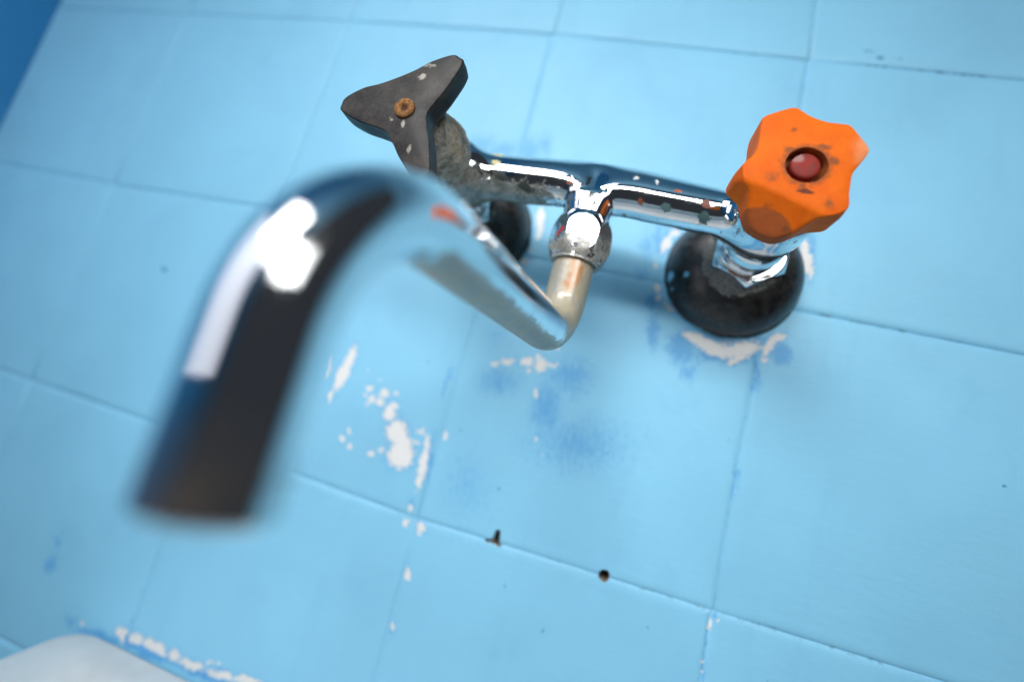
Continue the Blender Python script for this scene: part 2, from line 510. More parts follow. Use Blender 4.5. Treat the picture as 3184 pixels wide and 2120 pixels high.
# holes drilled through the joint (cut with real depth, pale plaster inside)
def hole_material():
    s = NT('crumbly_plaster_in_hole')
    n = s.noise(700, 4, 0.7)
    return s.done(s.principled(s.mix(s.step(n, 0.35, 0.65), (0.30, 0.22, 0.15), (0.62, 0.52, 0.40)), 0.9, 0, s.bump(n, 0.0008, 0.8)))
mat_hole = hole_material()
def cutter(outline, cx, cz, y0=-3, y1=26, tilt=0.0):
    n = len(outline); v = []
    for y, sc in ((y0, 1.0), (1.0, 1.0), (4.0, 1.12), (y1, 1.1)):
        for (a, b) in outline: v.append(((cx + a * sc) * MM, y * MM, (cz + b * sc + tilt * y) * MM))
    f = []
    for k in range(n):
        k2 = (k + 1) % n
        for r in range(3): f.append((r * n + k, r * n + k2, (r + 1) * n + k2, (r + 1) * n + k))
    f.append(tuple(range(n - 1, -1, -1))); f.append(tuple(range(3 * n, 4 * n)))
    me = mesh('hole_cut', v, f); me.materials.append(mat_hole)
    o = bpy.data.objects.new('hole_cut', me); scene.collection.objects.link(o)
    bm = bmesh.new(); bm.from_mesh(me); bmesh.ops.recalc_face_normals(bm, faces=bm.faces); bm.to_mesh(me); bm.free()
    return o
keyhole = [(-4.6, -3.0), (-3.2, -2.3), (-1.6, -2.0), (-1.0, -0.4), (-0.9, 2.0), (-0.2, 3.0), (0.9, 3.1), (1.8, 2.2), (1.9, 0.4), (2.3, -1.4), (3.3, -3.2), (3.4, -4.2), (2.2, -4.4), (1.0, -3.6), (-0.4, -3.9), (-1.8, -3.4), (-3.0, -4.0), (-4.2, -3.9)]
rnd = random.Random(3)
round_hole = [((2.75 + rnd.uniform(-.22, .22)) * math.cos(t), (2.9 + rnd.uniform(-.22, .22)) * math.sin(t)) for t in [2 * math.pi * k / 18 for k in range(18)]]
cuts = [(cutter([(a * 1.12, b * 1.12) for a, b in keyhole], 343.4, -300.4), [(2, -1), (2, -2)]), (cutter(round_hole, 400.7, -301.9), [(2, -1), (2, -2)])]
for c, tl in cuts:
    for o in [tiles[k] for k in tl] + [wall]:
        md = o.modifiers.new('cut', 'BOOLEAN'); md.operation = 'DIFFERENCE'; md.object = c; md.solver = 'EXACT'
        try: md.material_mode = 'TRANSFER'
        except Exception: pass
dg = bpy.context.evaluated_depsgraph_get()
new = {}
for o in {tiles[(2, -1)], tiles[(2, -2)], wall}:
    new[o] = bpy.data.meshes.new_from_object(o.evaluated_get(dg), preserve_all_data_layers=True, depsgraph=dg)
for o, me in new.items():
    o.modifiers.clear(); o.data = me
    me.polygons.foreach_set('use_smooth', [False] * len(me.polygons))
    pass
for c, _ in cuts: bpy.data.objects.remove(c)

# adjoining wall round the inner corner, plain, its shade put into a deeper blue
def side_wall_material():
    s = NT('shaded_blue_wall_paint')
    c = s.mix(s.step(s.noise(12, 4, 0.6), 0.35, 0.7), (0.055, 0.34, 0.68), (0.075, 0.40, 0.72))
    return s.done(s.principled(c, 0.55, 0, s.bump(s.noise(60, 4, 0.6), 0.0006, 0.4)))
sv = [(-137, 60, -750), (-137, -2200, -750), (-137, -2200, 1500), (-137, 60, 1500), (-237, 60, -750), (-237, -2200, -750), (-237, -2200, 1500), (-237, 60, 1500)]
side = link('side_wall', mesh('side_wall', [[c * MM for c in p] for p in sv], [(0, 1, 2, 3), (5, 4, 7, 6), (1, 5, 6, 2), (3, 2, 6, 7), (4, 5, 1, 0), (4, 0, 3, 7)]), side_wall_material(), smooth=False)
side['kind'] = 'structure'
cv = [(x, y, z) for z in (1500, 1600) for x, y in ((-237, 90), (900, 90), (900, -2200), (-237, -2200))]
ceil = link('ceiling', mesh('ceiling', [[c * MM for c in p] for p in cv], [(0, 1, 2, 3), (7, 6, 5, 4), (0, 4, 5, 1), (1, 5, 6, 2), (2, 6, 7, 3), (3, 7, 4, 0)]), mat_plain, smooth=False)
ceil['kind'] = 'structure'

# ------------------------------------------------------------------ metals and plastics
def chrome_material(name, scale_field=None, marks=(), scale_col=((0.30, 0.29, 0.26), (0.12, 0.13, 0.10)), pits=0.60, film=0.5):
    """polished chrome; scale_field(s) -> value, >0.5 where mineral scale covers the plating"""
    s = NT(name)
    haze = s.noise(70, 4, 0.65)
    fine = s.noise(900, 3, 0.6)
    rough = s.math('MULTIPLY_ADD', s.step(haze, 0.45, 0.75), 0.10, 0.045)
    met = s.principled(s.mix(s.step(haze, 0.5, 0.8), (0.86, 0.87, 0.88), (0.70, 0.71, 0.70)), rough, 1.0, s.bump(s.noise(120, 2, 0.5), 0.0004, 0.06))
    n1 = s.noise(190, 5, 0.7); n2 = s.noise(620, 4, 0.7)
    sc = s.mix(s.step(n1, 0.38, 0.62), *scale_col)
    sc = s.mix(s.math('MULTIPLY', s.step(n2, 0.5, 0.7), 0.55), sc, (0.50, 0.49, 0.44))
    scsh = s.principled(sc, 0.62, 0.25, s.bump(s.math('ADD', n2, n1), 0.0006, 0.9), spec=0.5)
    f = s.math('ADD', s.math('MULTIPLY', s.math('SUBTRACT', n1, 0.5), 2.2), s.math('MULTIPLY', s.math('SUBTRACT', n2, 0.5), 1.1))
    if scale_field: f = s.math('ADD', f, scale_field(s))
    m = s.step(f, pits - 0.10, pits + 0.16)
    sh = s.mixsh(s.math('MULTIPLY', m, 0.92), met, scsh)
    groups = {}
    for c, r, rot, amp, colr in marks: groups.setdefault(colr, []).append((c, r, rot, amp))
    wv = s.warp(0.0022, 420, 4)
    for colr, items in groups.items():
        b = s.math('ADD', s.blobs(wv, items), s.math('MULTIPLY', s.math('SUBTRACT', s.noise(800, 3, 0.7), 0.5), 0.9))
        sh = s.mixsh(s.step(b, 0.15, 0.3), sh, s.principled(colr, 0.45, 0.0, s.bump(n2, 0.0004, 0.4)))
    return s.done(sh)
RED = (0.34, 0.03, 0.025); BLACK = (0.03, 0.04, 0.035); YEL = (0.62, 0.55, 0.28); PALE = (0.62, 0.63, 0.62); BROWN = (0.20, 0.055, 0.03); TEAL = (0.07, 0.14, 0.14)

# ------------------------------------------------------------------ surface of a distance field (for the cast tap body)
def surface_net(sdf, lo, hi, h):
    lo = np.array(lo, float); hi = np.array(hi, float)
    n = np.ceil((hi - lo) / h).astype(int) + 1
    ax = [lo[k] + h * np.arange(n[k]) for k in range(3)]
    G = np.stack(np.meshgrid(*ax, indexing='ij'), -1)
    D = sdf(G.reshape(-1, 3)).reshape(n)
    S = D < 0
    c = S[:-1, :-1, :-1].astype(np.int8)
    cnt = np.zeros(n - 1, int)
    for a in (0, 1):
        for b in (0, 1):
            for d in (0, 1):
                cnt += S[a:n[0] - 1 + a, b:n[1] - 1 + b, d:n[2] - 1 + d]
    act = (cnt > 0) & (cnt < 8)
    idx = -np.ones(n - 1, int); cells = np.argwhere(act); idx[act] = np.arange(len(cells))
    V = lo + (cells + 0.5) * h
    def grad(P, e=0.02):
        g = np.zeros_like(P)
        for k in range(3):
            d = np.zeros(3); d[k] = e
            g[:, k] = (sdf(P + d) - sdf(P - d)) / (2 * e)
        return g
    for it in range(8):
        g = grad(V); v = sdf(V)
        V = V - g * (v / np.maximum((g ** 2).sum(1), 0.05))[:, None] * 0.8
    N = grad(V); N /= np.linalg.norm(N, axis=1)[:, None]
    faces = []
    for k in range(3):
        a, b = [(1, 2), (2, 0), (0, 1)][k]
        sl0 = [slice(None)] * 3; sl1 = [slice(None)] * 3
        sl0[k] = slice(0, -1); sl1[k] = slice(1, None)
        ch = S[tuple(sl0)] != S[tuple(sl1)]
        E = np.argwhere(ch)
        E = E[(E[:, a] > 0) & (E[:, b] > 0) & (E[:, a] < n[a] - 1) & (E[:, b] < n[b] - 1)]
        inside = S[tuple(E.T)]
        q = []
        for da, db in ((-1, -1), (0, -1), (0, 0), (-1, 0)):
            Q = E.copy(); Q[:, a] += da; Q[:, b] += db
            q.append(idx[tuple(Q.T)])
        q = np.stack(q, 1); q[~inside] = q[~inside][:, ::-1]
        faces.append(q)
    F = np.concatenate(faces); F = F[(F >= 0).all(1)]
    return V, F, N

def smin(a, b, k):
    h = np.clip(0.5 + 0.5 * (b - a) / k, 0, 1)
    return b * (1 - h) + a * h - k * h * (1 - h)

def capsule(P, a, b, ra, rb):
    a = np.array(a, float); b = np.array(b, float); ab = b - a
    t = np.clip(((P - a) @ ab) / (ab @ ab), 0, 1)
    t2 = t * t * (3 - 2 * t)
    return np.linalg.norm(P - a - t[:, None] * ab, axis=1) - (ra + (rb - ra) * t2)

def rcyl(P, c, y0, y1, r, rd):
    """rounded cylinder along y"""
    q = np.hypot(P[:, 0] - c[0], P[:, 2] - c[1]) - (r - rd)
    w = np.abs(P[:, 1] - (y0 + y1) / 2) - ((y1 - y0) / 2 - rd)
    return np.minimum(np.maximum(q, w), 0) + np.hypot(np.maximum(q, 0), np.maximum(w, 0)) - rd

LX, RX, NX = 284.6, 431.0, 355.0
def body_sdf(P):
    def arm(ctrl, n=11):
        """smooth tapering arm: quadratic-spline centre line sampled densely"""
        C = np.array([c for c, _ in ctrl], float); R_ = np.array([r for _, r in ctrl], float)
        Q = np.concatenate([C, R_[:, None]], 1)
        pts = []
        for k in range(len(Q) - 2):
            a = Q[k] if k == 0 else (Q[k] + Q[k + 1]) / 2
            b = Q[k + 1]; c = Q[k + 2] if k == len(Q) - 3 else (Q[k + 1] + Q[k + 2]) / 2
            for t in np.linspace(0, 1, n, endpoint=(k == len(Q) - 3)): pts.append((1 - t) ** 2 * a + 2 * t * (1 - t) * b + t * t * c)
        d = np.full(len(P), 1e9)
        for a, b in zip(pts, pts[1:]):
            ab = b[:3] - a[:3]; t = np.clip(((P - a[:3]) @ ab) / (ab @ ab), 0, 1)
            d = np.minimum(d, np.linalg.norm(P - a[:3] - t[:, None] * ab, axis=1) - (a[3] + (b[3] - a[3]) * t))
        return d
    # two arms that sweep down into the neck, with a level web bridging their shoulders
    la = arm([((LX, -51, -130.5), 9.7), ((318, -50, -129.6), 9.9), ((345, -50, -128.0), 9.0), ((353, -50.5, -134), 8.2), ((353.5, -50.5, -145), 8.6)])
    ra = arm([((RX, -50, -132.2), 8.0), ((390, -50, -130.6), 8.8), ((366, -50, -128.6), 8.8), ((357, -50.5, -134), 8.2), ((356.5, -50.5, -145), 8.6)])
    web = arm([((298, -47, -126.4), 8.4), ((330, -46, -123.2), 9.2), ((357, -45.5, -121.4), 9.4), ((386, -46, -123.4), 9.0), ((416, -47, -127.6), 8.2)])
    bar = smin(smin(la, ra, 2.2), web, 6.0)
    lb = rcyl(P, (LX, -131.5), -66, -37, 15.2, 6)
    rb = rcyl(P, (RX, -131.0), -70, -37, 15.0, 7)
    # tapered foot of the stem into the spout nut
    dz = P[:, 2]
    q = np.hypot(P[:, 0] - NX, P[:, 1] + 50) - 9.4
    stem = np.maximum(q, np.maximum(-145 - dz, dz + 135))
    d = smin(bar, stem, 4)
    d = smin(d, lb, 13)
    d = smin(d, rb, 9)
    return d

tap = empty('wall_mixer_tap', (0.358, 0.0, -0.137))
tap['label'] = 'old chrome two-handle wall mixer tap with swan-neck spout and mismatched orange and black knobs'
tap['category'] = 'tap'

V, F, N = surface_net(body_sdf, (262, -76, -158), (454, -32, -108), 0.95)
me = mesh('body', V * MM, F.tolist())
me.polygons.foreach_set('use_smooth', [True] * len(me.polygons))
me.normals_split_custom_set_from_vertices([tuple(v) for v in N])
def body_scale(s):
    x, y, z = s.xyz()
    low = s.step(z, s.math('MULTIPLY_ADD', s.step(x, 0.352, 0.325), 0.006, -0.131), -0.140)                     # undersides collect scale
    left = s.step(x, 0.352, 0.325)
    far_left = s.step(x, 0.300, 0.290)
    a = s.math('MULTIPLY', low, s.math('MULTIPLY_ADD', left, 0.78, 0.30))
    return s.math('ADD', a, s.math('MULTIPLY', far_left, s.math('MULTIPLY_ADD', low, 0.3, 0.04)))
body_marks = [((309, -60, -127), (2.6, 2.5, 1.9), (0, 0, 0), 1.2, YEL), ((308, -56, -121), (4, 3, 1.0), (0, 0, 0), 1.0, (0.7, 0.5, 0.05)),
    ((313, -60, -133), (5.5, 4, 2.6), (0, 0.3, 0), .85, BLACK), ((326, -58, -136), (7, 4, 2.2), (0, 0.3, 0), .8, BLACK), ((334, -57, -139), (5, 5, 3), (0, 0.4, 0), .75, BLACK),
    ((298, -63, -131), (4, 3, 2), (0, 0, 0), .85, BROWN), ((300, -60, -126), (2.5, 3, 2), (0, 0, 0), .8, (0.05, 0.22, 0.36)),
    ((403.5, -57, -131.5), (2.6, 4, 2.4), (0, 0.7, 0), 1.15, BROWN), ((391, -58.5, -127.5), (2.6, 2.5, 0.9), (0, 0.15, 0), 1.1, (0.42, 0.10, 0.04)),
    ((412, -62, -140.5), (2.2, 3, 2.0), (0, 0, 0), 1.0, BLACK), ((404, -56, -136.5), (3.6, 4, 3.2), (0, 0, 0), .85, TEAL), ((388, -57, -135), (3, 3, 2.6), (0, 0, 0), .68, TEAL), ((377, -57, -134), (2.5, 3, 2.2), (0, 0, 0), .66, BROWN),
    ((373, -58, -123), (2.3, 3, 2.0), (0, 0, 0), .6, PALE), ((382, -58, -124), (1.0, 3, 2.2), (0, 0, 0), .8, PALE), ((345, -58, -131), (3, 3, 2), (0, 0, 0), .6, BROWN)]
body = link('body', me, chrome_material('chrome_tap_body', body_scale, body_marks), tap)

# hex shaped parts: radius is the lesser of the hexagon and a rounded chamfer profile
def hexr(th, rin, phase, k=0.35):
    a = ((th - phase) % (math.pi / 3)) - math.pi / 6
    return rin / math.cos(a)
def nut_fun(rin, phase):
    def f(th, r, t):
        a, b = hexr(th, rin, phase), r
        k = 0.10; h = max(0.0, min(1.0, 0.5 + 0.5 * (b - a) / k))
        return b * (1 - h) + a * h - k * h * (1 - h)
    return f
def nut_profile(t0, t1, rmid, rend, hole, m=26, p=2.2):
    pr = [(hole, t0 + 0.4), (rend - 0.8, t0), (rend, t0 + 0.35)]
    for k in range(m + 1):
        t = t0 + 0.35 + (t1 - t0 - 0.7) * k / m; s_ = 2 * k / m - 1
        pr.append((rmid - (rmid - rend) * abs(s_) ** p, t))
    pr += [(rend, t1 - 0.35), (rend - 0.8, t1), (hole, t1 - 0.4)]
    return pr
def fixed_ends(fn, hole, rend):
    def f(th, r, t): return r if r <= rend - 0.5 else fn(th, r, t)
    return f
def nut_scale(s):
    x, y, z = s.xyz()
    return s.math('MULTIPLY_ADD', s.step(z, -0.152, -0.160), 0.5, 0.22)
nut_marks = [((345.6, -60, -154.5), (1.5, 4, 4.2), (0, 0.75, 0), 1.3, (0.52, 0.02, 0.015)), ((361.5, -61, -151), (0.9, 4, 2.2), (0, 0.2, 0), 1.1, (0.42, 0.05, 0.04)), ((355, -62, -160.5), (1.4, 3, 1.4), (0, 0, 0), 1.1, (0.07, 0.07, 0.09))]
NPH = -math.pi / 2 - math.pi / 6 - 0.10
me = lathe((NX, -50, -142.8), (0, 0, -1), (1, 0, 0), nut_profile(0, 22.5, 14.3, 11.0, 9.1, 34, 2.0), fixed_ends(nut_fun(12.15, NPH), 9.1, 11.0), 192, 'spout_nut', closed=False)
link('spout_nut', me, chrome_material('scaled_chrome_nut', nut_scale, nut_marks, ((0.42, 0.41, 0.38), (0.25, 0.23, 0.18)), pits=0.50), tap)

# connection nuts, escutcheons
mat_conn = chrome_material('chrome_connector', lambda s: s.math('MULTIPLY', s.step(s.xyz()[1], -0.030, -0.026), 0.15), (), ((0.45, 0.40, 0.32), (0.22, 0.19, 0.14)), pits=0.66)
def black_plastic(name, cx, cz, paint_amt=0.0):
    s = NT(name)
    x, y, z = s.xyz()
    n1 = s.noise(260, 5, 0.7); n2 = s.noise(1100, 3, 0.6)
    col = s.mix(s.step(n1, 0.40, 0.64), (0.007, 0.007, 0.008), (0.030, 0.024, 0.020))
    col = s.mix(s.math('MULTIPLY', s.step(n2, 0.62, 0.70), 0.5), col, (0.20, 0.17, 0.13))
    # grey scale ring beside the nut
    rr = s.vmath('LENGTH', s.vmath('MULTIPLY', s.vmath('SUBTRACT', s.pos, (cx * MM, 0, cz * MM)), (1, 0, 1)))
    left = s.step(x, (cx + 10) * MM, (cx - 8) * MM)
    edge = s.math('MULTIPLY_ADD', left, 0.0034, 0.0162)
    ring = s.math('SUBTRACT', edge, s.math('ADD', rr, s.math('MULTIPLY', s.math('SUBTRACT', n1, 0.5), 0.008)))
    mring = s.step(ring, -0.0003, 0.0008)
    col = s.mix(s.math('MULTIPLY', mring, 0.8), col, s.mix(s.step(n2, 0.4, 0.6), (0.33, 0.32, 0.29), (0.16, 0.155, 0.14)))
    # upper left dulled by limescale
    dull = s.math('MULTIPLY', s.step(z, (cz - 4) * MM, (cz + 14) * MM), s.step(n1, 0.35, 0.62))
    col = s.mix(s.math('MULTIPLY', dull, 0.35), col, (0.10, 0.095, 0.09))
    # wall paint slopped over the rim
    rim = s.math('SUBTRACT', s.math('ADD', y, s.math('MULTIPLY', s.math('SUBTRACT', s.noise(110, 4, 0.65), 0.5), 0.0070)), -0.0018)
    mrim = s.step(rim, 0.0001, 0.0005)
    col = s.mix(mrim, col, (0.15, 0.46, 0.62))
    wv = s.warp(0.002, 400, 4)
    b = s.blobs(wv, [((cx - 24.5, -14, cz - 9.5), (1.5, 6, 1.8), (0, 0, 0), 1.1), ((cx - 31, -7, cz - 9), (1.8, 5, 3.2), (0, 0, 0), 1.1), ((cx + 27, -9, cz - 9.5), (1.3, 5, 1.4), (0, 0, 0), 1.1), ((cx - 29, -8, cz - 16), (1.0, 4, 1.6), (0, 0, 0), 1.0)])
    b = s.math('ADD', b, s.math('MULTIPLY', s.math('SUBTRACT', n2, 0.5), 0.6))
    col = s.mix(s.step(b, 0.15, 0.3), col, (0.20, 0.55, 0.74))
    rough = s.math('ADD', s.math('MULTIPLY_ADD', s.step(n1, 0.3, 0.7), 0.16, 0.26), s.math('MULTIPLY', mring, 0.3))
    return s.done(s.principled(col, rough, 0, s.bump(s.math('ADD', s.math('MULTIPLY', n2, 0.5), s.math('ADD', n1, s.math('MULTIPLY', mring, 1.2))), 0.0004, 0.35), spec=0.5))

def dome_profile():
    pr = [(34.3, 1.0), (34.3, -1.5), (34.0, -2.2), (33.2, -2.6)]
    for k in range(1, 19):
        a = math.pi / 2 * k / 18 * 0.86
        pr.append((8 + 25.2 * math.cos(a), -2.6 - 20.0 * math.sin(a)))
    pr += [(13.0, -23.0), (12.0, -21)]
    return [(r, -t) for r, t in pr]
for cx, cz, mname in ((LX + 1.5, -137.0, 'black_cover_dome'), (RX + 1.0, -137.2, 'black_cover_dome')):
    me = lathe((cx, 0, cz), (0, -1, 0), (1, 0, 0), dome_profile(), None, 160, 'escutcheon', closed=False)
    sharp(link('escutcheon', me, black_plastic(mname, cx, cz), tap), 50)
for cx, cz, ph in ((LX + 0.5, -134.5, 0.1), (RX + 0.5, -134.8, 0.06)):
    pr = nut_profile(17.5, 31.5, 19.0, 16.0, 11.0)
    fn = nut_fun(15.8, ph)
    me = lathe((cx, 0, cz), (0, -1, 0), (0, 0, -1), pr, fixed_ends(fn, 11, 16.0), 192, 'connector_nut', closed=False)
    link('connector_nut', me, mat_conn, tap)
    pr = [(12.5, 30), (12.5, 33.5), (13.4, 34.0), (13.6, 36), (12.8, 37.5), (12.0, 42)]
    me = lathe((cx, 0, cz + 1.6), (0, -1, 0), (1, 0, 0), pr, None, 96, 'union_collar')
    link('union_collar', me, mat_conn, tap)

# ------------------------------------------------------------------ spout: swept tube
def sweep(pts, radius, n=72, rows=None, inner=None):
    P = [Vector(p) for p in pts]
    T = [(P[min(k + 1, len(P) - 1)] - P[max(k - 1, 0)]).normalized() for k in range(len(P))]
    u = Vector((1, 0, 0)); u = (u - T[0] * u.dot(T[0])).normalized()
    verts = []; faces = []; rings = []
    def ring(c, t, u, r):
        v = t.cross(u); rings.append(len(verts))
        for k in range(n):
            th = 2 * math.pi * k / n
            verts.append(c + (u * math.cos(th) + v * math.sin(th)) * r)
    for k in range(len(P)):
        u = (u - T[k] * u.dot(T[k])).normalized()
        ring(P[k], T[k], u, radius(k / (len(P) - 1)))
    t = T[-1]; rr = radius(1.0)
    for r, d in ((rr - 0.25, 0.35), (rr - 0.8, 0.4), (rr - 1.1, 0.0), (rr - 1.1, -16), (0.1, -16)):
        ring(P[-1] + t * d, t, u, r)
    for a, b in zip(rings, rings[1:]):
        for k in range(n):
            k2 = (k + 1) % n; faces.append((a + k, a + k2, b + k2, b + k))
    return mesh('spout', [p * MM for p in verts], faces)

TIP = Vector((328.2, -180.0))
def spout_path():
    base = Vector((NX - 0.4, -50.0)); d = TIP - base; L = d.length; d.normalize()
    # (distance along heading, z) corners with bend radii
    C = [((0, -150), 0), ((0, -199.4), 18.5), ((L, -200.6), 30), ((L, -257.5), 0)]
    pts = []
    P2 = [Vector(c) for c, _ in C]
    def add(a, b, n):
        for k in range(n): pts.append(a.lerp(b, k / n))
    cur = P2[0]
    for k in (1, 2):
        r = C[k][1]; a = (P2[k - 1] - P2[k]).normalized(); b = (P2[k + 1] - P2[k]).normalized()
        s0 = P2[k] + a * r; s1 = P2[k] + b * r
        add(cur, s0, 24)
        cen = P2[k] + (a + b) * r
        for j in range(28):
            t = math.pi / 2 * j / 28
            pts.append(cen - b * r * math.cos(t) - a * r * math.sin(t))
        cur = s1
    add(cur, P2[3], 40); pts.append(P2[3])
    return [(base.x + d.x * p.x, base.y + d.y * p.x, p.y) for p in pts]
def spout_material():
    s = NT('scaled_chrome_spout')
    x, y, z = s.xyz()
    haze = s.noise(60, 4, 0.6)
    n1 = s.noise(150, 5, 0.7); n2 = s.noise(520, 4, 0.7); n3 = s.noise(1, 4, 0.65, s.scaled((300, 300, 70)))
    met = s.principled(s.mix(s.step(haze, 0.5, 0.8), (0.86, 0.87, 0.88), (0.66, 0.66, 0.65)), s.math('ADD', s.math('MULTIPLY_ADD', s.step(haze, 0.4, 0.75), 0.10, 0.05), s.math('MULTIPLY', s.step(y, -0.15, -0.09), 0.13)), 1.0, s.bump(s.noise(90, 2, 0.5), 0.0004, 0.08))
    # vertical stub under the nut: limescale, cream with rust
    cream = s.mix(s.step(n3, 0.35, 0.65), (0.50, 0.43, 0.28), (0.40, 0.37, 0.31))
    rust = s.math('MULTIPLY', s.step(s.math('ADD', s.blob(s.warp(0.006, 120, 3), (357.0, -60, -171), (5.0, 8, 13)), s.math('MULTIPLY', s.math('SUBTRACT', n1, 0.5), 1.2)), 0.1, 0.7), 0.85)
    cream = s.mix(rust, cream, (0.50, 0.19, 0.03))
    top = s.math('MULTIPLY', s.step(z, -0.1675, -0.1655), s.step(n2, 0.35, 0.6))
    cream = s.mix(s.math('MULTIPLY', top, 0.7), cream, (0.42, 0.19, 0.04))
    crsh = s.principled(cream, 0.5, 0.2, s.bump(s.math('ADD', n1, n2), 0.0006, 0.6))
    stub = s.math('MAXIMUM', s.math('MULTIPLY', s.step(z, -0.196, -0.181), s.step(y, -0.078, -0.066)), s.step(y, -0.080, -0.060))
    f = s.math('ADD', s.math('MULTIPLY_ADD', stub, 1.6, -0.6), s.math('MULTIPLY', s.math('SUBTRACT', n1, 0.5), 1.7))
    # underside brown film
    und = s.math('MULTIPLY', s.step(s.xyz(s.geo.outputs['Normal'])[2], -0.25, -0.75), s.step(y, -0.178, -0.145))
    f2 = s.math('ADD', s.math('MULTIPLY', und, 0.95), s.math('MULTIPLY', s.math('SUBTRACT', n1, 0.5), 1.9))
    brsh = s.principled(s.mix(s.step(n1, 0.4, 0.65), (0.44, 0.31, 0.17), (0.33, 0.27, 0.19)), 0.5, 0.2, s.bump(n1, 0.0005, 0.4))
    sh = s.mixsh(s.math('MULTIPLY', s.step(f2, 0.20, 0.80), 0.82), met, brsh)
    sh = s.mixsh(s.math('MULTIPLY', s.step(f, 0.25, 0.75), 0.93), sh, crsh)
    # run of pale drops along the flank
    drops = []
    rn = random.Random(5)
    base = Vector((NX, -50.0)); d = (TIP - base).normalized()
    for k in range(11):
        t = 12 + k * 5.4
        p = base + d * t
        drops.append(((p.x, p.y - 3, -198 - 1.5 + rn.uniform(-2, 2) - 0.03 * k), (1.7 + rn.uniform(-.5, .8), 2.2, 1.3), (0, 0, 0), 1.0))
    b = s.math('ADD', s.blobs(s.warp(0.002, 300, 3), drops), s.math('MULTIPLY', s.math('SUBTRACT', n2, 0.5), 0.4))
    # only on the side that faces away from the nut's left, i.e. the flank towards the viewer
    sh = s.mixsh(s.math('MULTIPLY', s.step(b, 0.1, 0.35), 0.8), sh, s.principled((0.62, 0.58, 0.48), 0.5))
    # browner and duller towards the tip
    tip = s.math('MULTIPLY', s.step(z, -0.240, -0.260), s.step(n1, 0.25, 0.6))
    sh = s.mixsh(s.math('MULTIPLY', tip, 0.45), sh, s.principled((0.12, 0.085, 0.055), 0.55, 0.3))
    return s.done(sh)
spout = link('spout', sweep(spout_path(), lambda t: 9.15 + 0.3 * max(0.0, t - 0.5) * 2), spout_material(), tap)

# ------------------------------------------------------------------ left valve: corroded bonnet, black three-armed handle
def corroded():
    s = NT('corroded_brass_bonnet')
    n1 = s.noise(130, 6, 0.72, dist=0.6); n2 = s.noise(480, 4, 0.7); n3 = s.noise(60, 4, 0.6, dist=1.0)
    col = s.mix(s.step(n1, 0.38, 0.60), (0.16, 0.145, 0.12), (0.46, 0.42, 0.34))
    col = s.mix(s.math('MULTIPLY', s.step(n3, 0.52, 0.66), 0.6), col, (0.24, 0.33, 0.31))
    col = s.mix(s.math('MULTIPLY', s.step(n3, 0.46, 0.34), 0.55), col, (0.36, 0.26, 0.15))
    col = s.mix(s.math('MULTIPLY', s.step(n2, 0.56, 0.68), 0.7), col, (0.05, 0.045, 0.04))
    return s.done(s.principled(col, 0.68, 0.15, s.bump(s.math('ADD', n1, s.math('MULTIPLY', n2, 0.6)), 0.0016, 0.9)))
from mathutils import noise as mnoise
def rough_r(cx, amp, fr):
    def f(th, r, t):
        return r + amp * mnoise.fractal(Vector((math.cos(th) * 2.2 * fr + cx, math.sin(th) * 2.2 * fr, t * 0.16 * fr)), 0.8, 2.1, 4)
    return f
pr = [(10, 60)] + [(14.6 - 0.0 * k, 61 + k * 0.7) for k in range(20)] + [(14.4 - 0.30 * k, 75.2 + k * 0.8) for k in range(16)] + [(7, 88.5), (6, 92)]
me = lathe((LX, 0, -131.5), (0, -1, 0), (1, 0, 0), pr, rough_r(3.1, 0.9, 1.0), 128, 'valve_bonnet')
link('valve_bonnet', me, corroded(), tap)
me = lathe((RX, 0, -131.0), (0, -1, 0), (1, 0, 0), [(9, 66), (12.6, 66.5), (12.6, 69), (10.5, 70.5), (10.5, 74), (6, 75)], None, 96, 'valve_bonnet')
link('valve_bonnet', me, mat_conn, tap)

def rounded_outline(ctrl, scale=1.0):
    """closed Catmull-Rom through polar control points -> radius as a function of angle"""
    pts = []
    n = len(ctrl)
    P = [Vector((r * math.cos(a), r * math.sin(a))) for a, r in ctrl]
    for k in range(n):
        p0, p1, p2, p3 = P[(k - 1) % n], P[k], P[(k + 1) % n], P[(k + 2) % n]
        for j in range(24):
            t = j / 24
            q = 0.5 * ((2 * p1) + (p2 - p0) * t + (2 * p0 - 5 * p1 + 4 * p2 - p3) * t * t + (3 * p1 - p0 - 3 * p2 + p3) * t ** 3)
            pts.append((math.atan2(q.y, q.x) % (2 * math.pi), q.length))
    pts.sort()
    A = np.array([p[0] for p in pts]); R_ = np.array([p[1] for p in pts])
    A = np.concatenate([A - 2 * math.pi, A, A + 2 * math.pi]); R_ = np.tile(R_, 3)
    return lambda th: float(np.interp(th % (2 * math.pi), A, R_)) * scale

def star_points(arms, R_tip, tip_half, R_val, phase, extra=()):
    c = []
    for k in range(arms):
        a = phase + 2 * math.pi * k / arms
        c += [(a - tip_half, R_tip * 0.985), (a, R_tip), (a + tip_half, R_tip * 0.985)]
        for f, r in extra: c.append((a + tip_half + (math.pi * 2 / arms - 2 * tip_half) * f, r))
    return c

